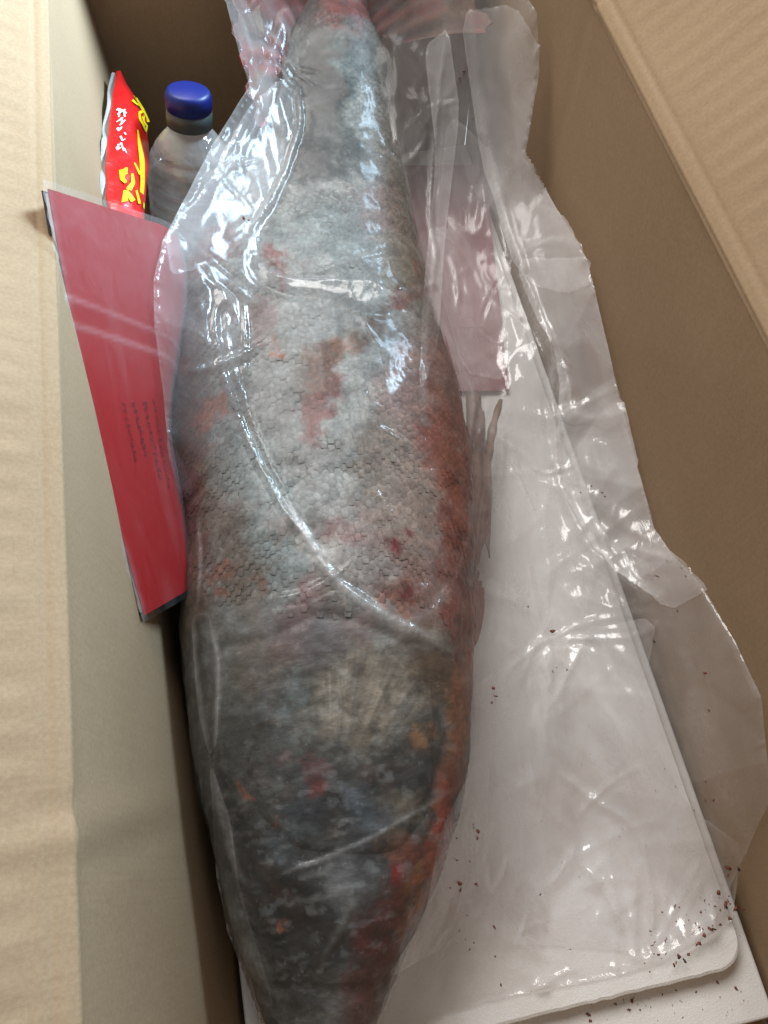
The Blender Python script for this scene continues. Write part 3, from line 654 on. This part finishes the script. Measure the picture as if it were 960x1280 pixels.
# outline (world), each with film height
def W3(px, py, z): p = at(px, py, z); return (p[0], p[1], z)
def on_bk(px, py, lift=.005):
    r = ray(px, py); p = CAM + r * (np.dot(BL + n0 * lift - CAM, n0) / np.dot(r, n0)); return tuple(p)
outline = [(-.005, .81, .295), (.12, .825, .31), (.235, .80, .335), (.262, .70, .335), (.274, .655, .325), (.277, .63, .285), (.262, .592, .225), (.279, .565, .205), (.281, .455, .226), (.281, .376, .20), (.281, .285, .172),
           (.281, .213, .156), (.281, .186, .168), (.282, .146, .196), (.282, .097, .21), (.282, .055, .215), (.283, -.01, .170), (.281, -.055, .078),
           W3(915, 1150, .056), W3(880, 1175, .054), W3(835, 1200, .054), W3(760, 1222, .053), W3(635, 1245, .053), W3(560, 1266, .053), W3(500, 1295, .053), (.02, -.16, .055), (-.06, -.165, .06), (-.100, -.14, .07),
           W3(318, 1255, .09), W3(285, 1165, .095), W3(271, 1100, .105), W3(266, 1000, .112), W3(245, 940, .122), W3(235, 840, .135), W3(225, 725, .148), W3(215, 620, .185), on_bk(209, 545), on_bk(203, 480), on_bk(194, 410), on_bk(192, 350), on_bk(203, 303), W3(238, 235, .285), W3(268, 178, .272), W3(312, 108, .278), W3(298, 62, .285), W3(283, 5, .29)]
OL = np.array(outline); OL2 = []
for a, b in zip(OL, np.roll(OL, -1, 0)):
    n = max(1, int(np.linalg.norm(a - b) / .004))
    for k in range(n): OL2.append(a + (b - a) * k / n)
OL2 = np.array(OL2)
jit = .0005 * np.stack([vn(OL2 * 70, 3), vn(OL2 * 70, 4), 0 * OL2[:, 0]], 1); OL2 = OL2 + jit
GX, GY = np.meshgrid(gx, gy)
def inside(poly, X, Y):
    r = np.zeros(X.shape, bool)
    for (x0, y0), (x1, y1) in zip(poly, np.roll(poly, -1, 0)):
        if y0 == y1: continue
        c = ((y0 > Y) != (y1 > Y)) & (X < (x1 - x0) * (Y - y0) / (y1 - y0) + x0); r ^= c
    return r
INS = inside(OL2[:, :2], GX, GY)
PIN = np.full((NY, NX), np.nan)
ii = np.clip(np.round((OL2[:, 0] - gx[0]) / CELL).astype(int), 0, NX - 1); jj = np.clip(np.round((OL2[:, 1] - gy[0]) / CELL).astype(int), 0, NY - 1)
for di in (-1, 0, 1):
    for dj in (-1, 0, 1): PIN[np.clip(jj + dj, 0, NY - 1), np.clip(ii + di, 0, NX - 1)] = OL2[:, 2]
# gravity-sagging membrane over the obstacle, coarse to fine
def relax(h, ob, pin, m, cell, it, g):
    for _ in range(it):
        a = .25 * (np.roll(h, 1, 0) + np.roll(h, -1, 0) + np.roll(h, 1, 1) + np.roll(h, -1, 1)) - g * cell * cell * .25
        h = np.where(m, np.maximum(h + 1.0 * (a - h), ob), h); h = np.where(np.isnan(pin), h, np.maximum(pin, ob * 0 + .0528))
    return h
H = None
for st, it in ((8, 900), (4, 500), (2, 250), (1, 60)):
    ny, nx = -(-NY // st), -(-NX // st); pad = lambda A, v: np.pad(A, ((0, ny * st - NY), (0, nx * st - NX)), constant_values=v).reshape(ny, st, nx, st)
    ob = pad(OB, 0).max((1, 3)); 
    with np.errstate(all='ignore'):
        import warnings; warnings.simplefilter('ignore')
        pn_ = np.nanmean(pad(PIN, np.nan).transpose(0, 2, 1, 3).reshape(ny, nx, -1), -1)
    mk = pad(INS.astype(float), 0).max((1, 3)) > 0
    if H is None: H = ob.copy()
    else:
        H = np.repeat(np.repeat(H, 2, 0), 2, 1)[:ny, :nx]
        if H.shape != ob.shape: H = np.pad(H, ((0, ny - H.shape[0]), (0, nx - H.shape[1])), mode='edge')
        H = np.maximum(H, ob)
    H = np.where(mk, H, ob); H = relax(H, ob, pn_, mk, CELL * st, it, 15.0)
H0 = H[:NY, :NX].copy()
CONTACT = 1 - sstep(.0015, .012, H0 - OB)                       # where it clings
FISHZ = sstep(.058, .075, OB)
def film_z(x, y):
    fx = np.clip((x - gx[0]) / CELL, 0, NX - 1.001); fy = np.clip((y - gy[0]) / CELL, 0, NY - 1.001)
    i, j = int(fx), int(fy); u, v = fx - i, fy - j
    return (H0[j, i] * (1 - u) + H0[j, i + 1] * u) * (1 - v) + (H0[j + 1, i] * (1 - u) + H0[j + 1, i + 1] * u) * v
def drape(px, py):
    r = ray(px, py); t = .38 / -r[2]
    while t < 1.2:
        p = CAM + r * t
        if p[2] <= film_z(p[0], p[1]): return p
        t += .0012
    return p
# creases: polyline taken in image pixels, half width (m), height (m), whiteness
creases = [
 ([(275, 360), (267, 410), (285, 490), (318, 568), (350, 630), (395, 690)], .0030, .0045, .02), ([(286, 372), (280, 420), (302, 490), (332, 568), (364, 632), (398, 688)], .0022, .0022, .02), ([(395, 690), (430, 738), (490, 775), (566, 810)], .0044, .0036, .26), ([(360, 630), (395, 690), (412, 690)], .004, .001, .6),
 ([(328, 332), (350, 356), (420, 362), (468, 384), (500, 372)], .0065, .0085, .10), ([(346, 352), (440, 350), (492, 382)], .0035, .003, .1), ([(480, 380), (548, 352)], .004, .004, .1), ([(400, 340), (520, 318)], .003, .0015, .05),
 ([(200, 370), (206, 400), (216, 425)], .003, .006, .12), ([(196, 385), (214, 392), (222, 410)], .0025, .004, .1), ([(262, 352), (290, 372), (292, 392)], .003, .005, .2),
 ([(548, 300), (530, 420), (532, 520)], .0028, .003, .10), ([(600, 560), (592, 640), (575, 710), (545, 765), (524, 775)], .0040, .0050, .10), ([(580, 470), (596, 500), (586, 560), (590, 620)], .003, .004, .12),
 ([(585, 0), (600, 140), (625, 260), (660, 370), (700, 470), (706, 520)], .0040, .006, .20), ([(640, 20), (672, 110), (690, 160)], .004, .008, .2), ([(560, 0), (548, 120), (535, 260), (545, 330)], .003, .005, .14), ([(640, 320), (690, 420), (690, 520), (700, 620), (740, 700), (830, 760)], .0045, .007, .16),
 ([(700, 460), (712, 500), (710, 520)], .003, .006, .25), ([(745, 322), (690, 300), (650, 322)], .004, .005, .1), ([(690, 200), (720, 240), (715, 300)], .003, .004, .1),
 ([(780, 685), (830, 700), (872, 718), (890, 735)], .005, .007, .18), ([(735, 640), (760, 690), (800, 735), (835, 765)], .004, .006, .14), ([(835, 765), (770, 770), (700, 790), (640, 830), (622, 860)], .0035, .003, .06), ([(835, 765), (800, 800), (700, 800)], .003, .003, .14), ([(838, 770), (812, 830), (800, 900), (790, 960)], .004, .0045, .08), ([(850, 780), (862, 850), (872, 910), (905, 960), (946, 1066)], .0042, .007, .22), ([(880, 740), (905, 830), (915, 900)], .003, .005, .14), ([(840, 765), (890, 790), (930, 830)], .003, .004, .1), ([(960, 960), (915, 965), (870, 990)], .003, .003, .1), ([(905, 960), (930, 1010), (946, 1066), (940, 1100)], .004, .005, .2),
 ([(345, 1096), (420, 1068), (500, 1030), (585, 972)], .0016, .0022, .18), ([(470, 1226), (500, 1205), (530, 1172), (552, 1120), (560, 1070)], .0045, .0055, .12), ([(556, 1040), (585, 972), (600, 940)], .003, .005, .15), ([(520, 1210), (560, 1160), (590, 1090), (610, 1030)], .004, .004, .06), ([(560, 1160), (620, 1120), (640, 1050)], .003, .003, .05), ([(480, 1225), (560, 1190), (640, 1180)], .0025, .002, .06),
 ([(620, 960), (680, 1010), (722, 1052), (700, 1100)], .005, .004, .05), ([(722, 1052), (690, 1108), (672, 1116)], .003, .003, .1), ([(690, 960), (740, 1000), (790, 1030), (812, 1080), (815, 1190)], .0045, .005, .08), ([(815, 1190), (850, 1120), (885, 1050)], .003, .003, .05), ([(815, 1190), (760, 1110), (700, 1060)], .003, .003, .05), ([(815, 1190), (800, 1225)], .004, .004, .1), ([(640, 1165), (720, 1140), (760, 1120)], .003, .002, .04), ([(740, 1205), (800, 1215)], .004, .003, .08), ([(650, 1250), (690, 1220), (740, 1208)], .004, .004, .08), ([(760, 940), (780, 990)], .004, .003, .0),
 ([(240, 770), (243, 830), (256, 920), (262, 942)], .003, .004, .30), ([(262, 770), (273, 820), (274, 880), (268, 940)], .0025, .003, .30), ([(262, 945), (268, 990), (282, 1040), (300, 1100)], .004, .006, .14), ([(285, 1140), (320, 1200), (340, 1260)], .0035, .004, .06), ([(280, 1010), (292, 1060), (300, 1100), (330, 1110)], .003, .004, .12),
 ([(372, 110), (376, 150), (368, 190), (340, 250), (318, 290)], .0030, .006, .16), ([(355, 20), (340, 80), (300, 170), (262, 230), (212, 296)], .0040, .006, .18), ([(345, 100), (300, 200), (265, 235)], .003, .004, .12), ([(330, 60), (350, 90), (372, 110)], .004, .006, .2), ([(265, 205), (290, 215), (330, 200)], .003, .003, .1), ([(262, 230), (245, 260), (232, 300)], .003, .004, .14), ([(300, 20), (318, 80), (330, 140)], .003, .004, .14),
 ([(270, 600), (230, 640), (236, 690)], .003, .003, .1), ([(246, 640), (252, 700), (246, 760)], .002, .001, .4)]
Z = H0.copy(); WHT = np.zeros_like(Z); WHTC = np.zeros_like(Z)
def add_crease(xy, w, h, white):
    x0, x1 = xy[:, 0].min() - 4 * w, xy[:, 0].max() + 4 * w; y0, y1 = xy[:, 1].min() - 4 * w, xy[:, 1].max() + 4 * w
    i0, i1 = np.searchsorted(gx, [x0, x1]); j0, j1 = np.searchsorted(gy, [y0, y1])
    if i1 - i0 < 2 or j1 - j0 < 2: return
    q = np.stack([GX[j0:j1, i0:i1], GY[j0:j1, i0:i1]], -1)
    q = q + .0012 * np.stack([fbm(np.concatenate([q * 50, 0 * q[..., :1]], -1), 2, 5), fbm(np.concatenate([q * 50, 0 * q[..., :1]], -1), 2, 6)], -1)
    d = seg_d(q, xy) / w
    ends = np.minimum(np.linalg.norm(q - xy[0], axis=-1), np.linalg.norm(q - xy[-1], axis=-1)); tp = sstep(0, .022, ends)
    prof = np.maximum(0, 1 - d) ** 1.25 * .75 + .25 * np.exp(-(d / 1.8) ** 2) - .30 * np.exp(-((d - 2.1) / .8) ** 2)
    Z[j0:j1, i0:i1] += h * prof * (.25 + .75 * tp)
    WHTC[j0:j1, i0:i1] = np.maximum(WHTC[j0:j1, i0:i1], np.exp(-(d / 1.5) ** 2) * (.3 + .7 * tp) * min(1, h / .004))
    WHT[j0:j1, i0:i1] = np.maximum(WHT[j0:j1, i0:i1], white * np.exp(-(d / 1.1) ** 2) * (.3 + .7 * tp))
for pts, w, h, wh in creases:
    # smooth the polyline a little, then drape
    p = np.array(pts, float)
    for _ in range(2): 
        if len(p) > 2: p = np.concatenate([p[:1], np.stack([.75 * p[:-1] + .25 * p[1:], .25 * p[:-1] + .75 * p[1:]], 1).reshape(-1, 2), p[-1:]])
    add_crease(np.array([drape(*q)[:2] for q in p]), w * .8, h * .8, wh)
# taut raised plateaus that mirror the lamps
PUFF = np.zeros_like(Z)
for poly, lift in [([(326, 328), (352, 350), (420, 350), (468, 356), (502, 380), (452, 390), (412, 374), (352, 362)], .0045), ([(204, 392), (216, 400), (222, 424), (212, 432), (200, 410)], .003), ([(258, 360), (284, 362), (292, 384), (270, 396)], .003)]:
    pts = []
    for a, b in zip(poly, poly[1:] + poly[:1]):
        for k in range(6): t = k / 6; pts.append(drape(a[0] + (b[0] - a[0]) * t, a[1] + (b[1] - a[1]) * t)[:2])
    pts = np.array(pts); m = inside(pts, GX, GY); ys, xs = np.nonzero(m)
    if not len(ys): continue
    j0, j1, i0, i1 = ys.min(), ys.max() + 1, xs.min(), xs.max() + 1
    d = np.zeros_like(Z); d[j0:j1, i0:i1] = seg_d(np.stack([GX, GY], -1)[j0:j1, i0:i1], np.concatenate([pts, pts[:1]])) * m[j0:j1, i0:i1]
    xc, yc = GX[m].mean(), GY[m].mean(); zp = Z[m].mean() + lift + .025 * (GX - xc) + .170 * (GY - yc) + .0012 * fbm(np.stack([GX * 60, GY * 60, 0 * GX], -1), 2, 44)
    kk = sstep(0, .005, d); Z = Z * (1 - kk) + zp * kk; PUFF = np.maximum(PUFF, sstep(0, .003, d))
# wide facets of the loose film
for k in range(110):
    x, y = rng.uniform(.0, .28), rng.uniform(-.12, .8); i, j = int((x - gx[0]) / CELL), int((y - gy[0]) / CELL)
    if not INS[j, i] or CONTACT[j, i] * FISHZ[j, i] > .4: continue
    a = rng.normal(1.45, .6); L = rng.uniform(.07, .2); m = rng.normal(0, .006); c, s_ = math.cos(a), math.sin(a); t = np.linspace(-.5, .5, 7)
    xy = np.stack([x + c * t * L - s_ * m * (1 - 4 * t * t), y + s_ * t * L + c * m * (1 - 4 * t * t)], 1); w = rng.uniform(.008, .024)
    add_crease(xy, w, rng.uniform(.10, .26) * w, 0)
for k in range(90):
    x, y = rng.uniform(.05, .27), rng.uniform(-.12, .34); i, j = int((x - gx[0]) / CELL), int((y - gy[0]) / CELL)
    if not INS[j, i] or CONTACT[j, i] * FISHZ[j, i] > .4: continue
    a = rng.choice([.5, 1.2, 1.9, 2.5]) + rng.normal(0, .25); L = rng.uniform(.05, .15); m = rng.normal(0, .008); c, s_ = math.cos(a), math.sin(a); t = np.linspace(-.5, .5, 9)
    xy = np.stack([x + c * t * L - s_ * m * (1 - 4 * t * t), y + s_ * t * L + c * m * (1 - 4 * t * t)], 1); w = rng.uniform(.003, .0075)
    add_crease(xy, w, rng.uniform(.25, .6) * w, rng.uniform(0, .07))
# random small crumples on the loose film
for k in range(150):
    x, y = rng.uniform(-.1, .28), rng.uniform(-.12, .8); i, j = int((x - gx[0]) / CELL), int((y - gy[0]) / CELL)
    if not INS[j, i]: continue
    loose = 1 - CONTACT[j, i] * FISHZ[j, i]
    if rng.random() > loose * .9 + .12: continue
    a = rng.normal(1.5, .75); L = rng.uniform(.02, .075); m = rng.normal(0, .004)
    c, s = math.cos(a), math.sin(a); t = np.linspace(-.5, .5, 7)
    xy = np.stack([x + c * t * L - s * m * (1 - 4 * t * t), y + s * t * L + c * m * (1 - 4 * t * t)], 1)
    add_crease(xy, rng.uniform(.0014, .0034), rng.choice([-1, 1], p=[.3, .7]) * rng.uniform(.0008, .0034), rng.uniform(0, .07))
q3 = np.stack([GX * 26, GY * 9, 0 * GX], -1)
q3 = q3 + .6 * np.stack([fbm(q3 * .7, 2, 3), fbm(q3 * .7, 2, 4), 0 * GX], -1)
rid = 1 - np.abs(fbm(q3, 3, 15)) * 2.2; rid2 = 1 - np.abs(fbm(q3 * 3.1 + 5, 3, 19)) * 2.2
loose = 1 - CONTACT * FISHZ
Z += (rid - .5) * (.0006 + .0040 * loose) + (rid2 - .5) * (.0003 + .0004 * loose)
sl = np.hypot(*np.gradient(H0, CELL)); Z = H0 + (Z - H0) / (1 + (sl / .9) ** 2)
Z = np.maximum(Z, OB - .0016)
Z = np.maximum(Z, .0515)
HAZE = .014 + .085 * loose + .05 * np.clip(rid - .55, 0, 1) * loose + WHT / (1 + (sl / .8) ** 2)
frn = fbm(np.stack([GX * 480, GY * 480, 0 * GX], -1), 2, 33)
HAZE += WHT / (1 + (sl / .8) ** 2) * sstep(.0, .35, frn) * .7                            # frost grains on the folds
FAR = sstep(.34, .50, GY) * loose; HAZE += .03 * FAR
for sd, fx, fy, th_, a_ in ((301, 9, 5, .02, .075), (307, 13, 5, .10, .07), (313, 7, 9, .06, .07), (317, 16, 8, .14, .06)):
    HAZE += a_ * loose * sstep(th_, th_ + .03, fbm(np.stack([GX * fx + GY * 1.5, GY * fy - GX * 2, 0 * GX], -1), 2, sd))
cxy = at(590, 400, .07); HAZE += .02 * np.exp(-((GX - cxy[0]) / .06) ** 2 - ((GY - cxy[1]) / .10) ** 2)
END = sstep(.58, .70, GY); HAZE = HAZE * (1 - .42 * sstep(.40, .47, GY) * (1 - sstep(-.02, .03, GX)) * loose); HAZE = HAZE * (1 - .55 * END)
LFT = sstep(.46, .52, GY) * (1 - sstep(-.03, .02, GX))
TIGHT = np.clip(np.maximum(np.maximum(CONTACT * FISHZ, .96 * FAR), .97 * END) - 1.0 * WHTC * (1 - .75 * FAR) * (1 - .8 * END) * (1 - .8 * LFT) - PUFF, 0, 1)
TIGHT = np.maximum(TIGHT, .95 * LFT * (PUFF < .1))
HAZE = np.clip(HAZE + .025 * fbm(np.stack([GX * 30, GY * 18, 0 * GX], -1), 3, 23), .02, .95)
def sheet(name, mask, dz, haze_k=1.0, edge=None, edge_white=.05):
    cells = mask[:-1, :-1] & mask[1:, :-1] & mask[:-1, 1:] & mask[1:, 1:]
    idx = -np.ones((NY, NX), int); use = np.zeros((NY, NX), bool)
    use[:-1, :-1] |= cells; use[1:, :-1] |= cells; use[:-1, 1:] |= cells; use[1:, 1:] |= cells
    idx[use] = np.arange(use.sum()); j, i = np.nonzero(cells)
    F = np.stack([idx[j, i], idx[j, i + 1], idx[j + 1, i + 1], idx[j + 1, i]], 1)
    x, y, z = GX[use].copy(), GY[use].copy(), (Z + dz)[use].copy()
    cnt = np.zeros((NY, NX), int)
    for a in (0, 1):
        for b in (0, 1): cnt[a:NY - 1 + a, b:NX - 1 + b] += cells
    bd = np.nonzero((cnt[use] < 4))[0]; hz = (HAZE * haze_k)[use]
    if edge is not None:
        e = np.asarray(edge)[:, :2]
        for k in bd:
            d = np.hypot(e[:, 0] - x[k], e[:, 1] - y[k]); m = int(d.argmin())
            if d[m] < .006: x[k], y[k] = e[m]
        fx = np.clip((x[bd] - gx[0]) / CELL, 0, NX - 1.001); fy = np.clip((y[bd] - gy[0]) / CELL, 0, NY - 1.001); i_, j_ = fx.astype(int), fy.astype(int); u_2, v_2 = fx - i_, fy - j_; Q = Z + dz
        z[bd] = (Q[j_, i_] * (1 - u_2) + Q[j_, i_ + 1] * u_2) * (1 - v_2) + (Q[j_ + 1, i_] * (1 - u_2) + Q[j_ + 1, i_ + 1] * u_2) * v_2
        hz[bd] += edge_white
        if np.asarray(edge).shape[1] == 3:
            E = np.asarray(edge)
            for k in bd:
                d = np.hypot(E[:, 0] - x[k], E[:, 1] - y[k]); m = int(d.argmin())
                if d[m] < .003: z[k] = max(E[m, 2], .0528) + .0006
    return mesh_obj(name, np.stack([x, y, z], 1), F, FILM, bag, attrs={'haze': np.clip(hz, 0, .95), 'tight': TIGHT[use]})
dense = []
for a, b in zip(OL2, np.roll(OL2, -1, 0)):
    for k in range(4): dense.append(a + (b - a) * k / 4)
sheet('film', INS, 0 * Z, 1.0, dense)
# lower layer of the bag, spread on the foam
Zt = Z.copy()
def fold(poly, dz, hk=1.0, bulge=.0008):
    pts = []
    p = np.array(poly, float)
    for _ in range(1): p = np.stack([.88 * p + .12 * np.roll(p, -1, 0), .12 * p + .88 * np.roll(p, -1, 0)], 1).reshape(-1, 2)
    for a, b in zip(p, np.roll(p, -1, 0)):
        n = max(1, int(np.linalg.norm(a - b) / 3))
        for k in range(n): pts.append(drape(*(a + (b - a) * k / n))[:2])
    pts = np.array(pts); m = inside(pts, GX, GY) & INS
    ys, xs = np.nonzero(m)
    if len(ys) < 20: return
    q = np.stack([GX, GY], -1); j0, j1, i0, i1 = ys.min(), ys.max() + 1, xs.min(), xs.max() + 1
    d = np.full(Z.shape, 0.0); d[j0:j1, i0:i1] = seg_d(q[j0:j1, i0:i1], np.concatenate([pts, pts[:1]])[::3])
    lift = dz + bulge * sstep(0, .018, d) + .0012 * fbm(np.stack([GX * 40, GY * 22, 0 * GX + dz * 999], -1), 2, 61)
    sheet('film_fold', m, np.maximum(lift, .0008), hk, pts)
fold([(530, 60), (560, 40), (575, 140), (556, 300), (548, 430), (524, 500), (528, 380), (545, 200)], .002, 1.1)
fold([(360, 95), (376, 130), (366, 195), (330, 270), (290, 320), (215, 350), (208, 300), (262, 232), (310, 140)], .002, .7)
fold([(575, 20), (640, 10), (690, 90), (668, 160), (690, 240), (745, 325), (752, 352), (705, 372), (645, 350), (600, 200)], .003, 1.0)
fold([(560, 140), (620, 200), (640, 330), (632, 480), (580, 470), (540, 330)], .002, .45)
fold([(640, 330), (700, 470), (692, 600), (745, 700), (835, 765), (890, 735), (830, 655), (790, 560), (745, 322)], .002, 1.1)
fold([(622, 860), (700, 795), (820, 770), (800, 900), (860, 1010), (930, 1060), (900, 1140), (800, 1190), (660, 1180), (600, 1100)], .0015, .85)
fold([(550, 1040), (600, 940), (590, 860), (620, 840), (618, 1000), (560, 1180), (480, 1226), (530, 1150)], .0015, .8)
fold([(240, 770), (262, 765), (276, 830), (272, 930), (262, 945), (248, 890)], .001, .7)
fold([(262, 945), (290, 1030), (300, 1110), (345, 1260), (315, 1250), (272, 1110)], .001, .9)
# ------------------------------------------------------------------ blood specks
def specks(name, pts, mat, parent, lay):
    V = []; F = []
    for (px, py, r) in pts:
        p = lay(px, py); s = r * .00042; b = len(V); n = 9; el = rng.uniform(.6, 1.7); a0 = rng.uniform(0, 6.3)
        V.append(p + np.array([0, 0, s * .55 + .0006]))
        for k in range(n):
            a = 2 * math.pi * k / n; rr = s * rng.uniform(.6, 1.25); x, y = rr * math.cos(a) * el, rr * math.sin(a) / el
            V.append(p + np.array([x * math.cos(a0) - y * math.sin(a0), x * math.sin(a0) + y * math.cos(a0), .0003]))
        F += [(b, b + 1 + k, b + 1 + (k + 1) % n) for k in range(n)]
        F.append(tuple(b + n - k for k in range(n)))
    return mesh_obj(name, V, F, mat, parent, kind='stuff')
def on_film(px, py):
    p = drape(px, py); i = int((p[0] - gx[0]) / CELL); j = int((p[1] - gy[0]) / CELL); p[2] = Z[min(j, NY - 1), min(i, NX - 1)] + .003; return p
red = [(690, 790, 5), (908, 1085, 5), (895, 1115, 4.5), (905, 1131, 5), (918, 1135, 5), (880, 1001, 2.5), (891, 1000, 2.5), (820, 722, 3), (850, 712, 2.5), (855, 722, 2), (862, 717, 2), (846, 764, 2), (880, 842, 3.5), (574, 1104, 4), (594, 1105, 3), (575, 1112, 3), (616, 862, 4), (618, 872, 3), (614, 880, 2.5), (597, 1040, 4), (596, 1048, 3), (616, 1158, 3), (658, 762, 2), (725, 618, 2.2), (737, 612, 2), (750, 620, 2), (754, 624, 2), (886, 888, 2), (668, 100, 3), (580, 90, 3.5), (574, 100, 3), (340, 162, 2), (306, 278, 4), (312, 282, 3), (590, 152, 2), (832, 704, 2), (880, 1160, 4.5), (873, 1168, 4), (866, 1178, 4), (912, 1148, 4), (857, 1192, 3.5), (845, 1194, 3.5), (840, 1205, 3)]
for _ in range(55):
    x = rng.uniform(800, 930); y = rng.normal(1165 - (x - 850) * .75, 22); red.append((x, y, rng.uniform(.8, 2.6)))
for _ in range(26): red.append((rng.uniform(620, 900), rng.uniform(700, 1190), rng.uniform(.5, 1.3)))
for _ in range(20): red.append((rng.uniform(556, 600), rng.uniform(1020, 1190), rng.uniform(.7, 2.2)))
specks('blood_specks', red, BLOOD, bag, on_film)
grit = [(845, 1195, 4.5), (852, 1200, 3.5), (906, 1134, 3), (920, 1087, 3), (884, 1160, 3), (815, 803, 2.2), (674, 1118, 1.8), (618, 1195, 2), (706, 840, 2), (688, 843, 1.6), (625, 1230, 2)]
for _ in range(16): grit.append((rng.uniform(800, 935), rng.uniform(970, 1180), rng.uniform(.5, 1.5)))
for _ in range(16): grit.append((rng.uniform(640, 830), rng.uniform(940, 1100), rng.uniform(.4, 1.1)))
specks('grit_specks', grit, GRIT, bag, on_film)
on_foam = lambda px, py: at(px, py, .0345)
fs = [(790, 1251, 3.5), (786, 1262, 3), (735, 1268, 4), (738, 1276, 3), (920, 1235, 3.5), (897, 1228, 2.5), (870, 1240, 2), (845, 1238, 2), (828, 1243, 1.6), (770, 1255, 2), (800, 1262, 2)]
for _ in range(40): fs.append((rng.uniform(690, 940), rng.uniform(1238, 1276), rng.uniform(.4, 1.4)))
specks('blood_specks', fs, BLOOD, fb, on_foam)
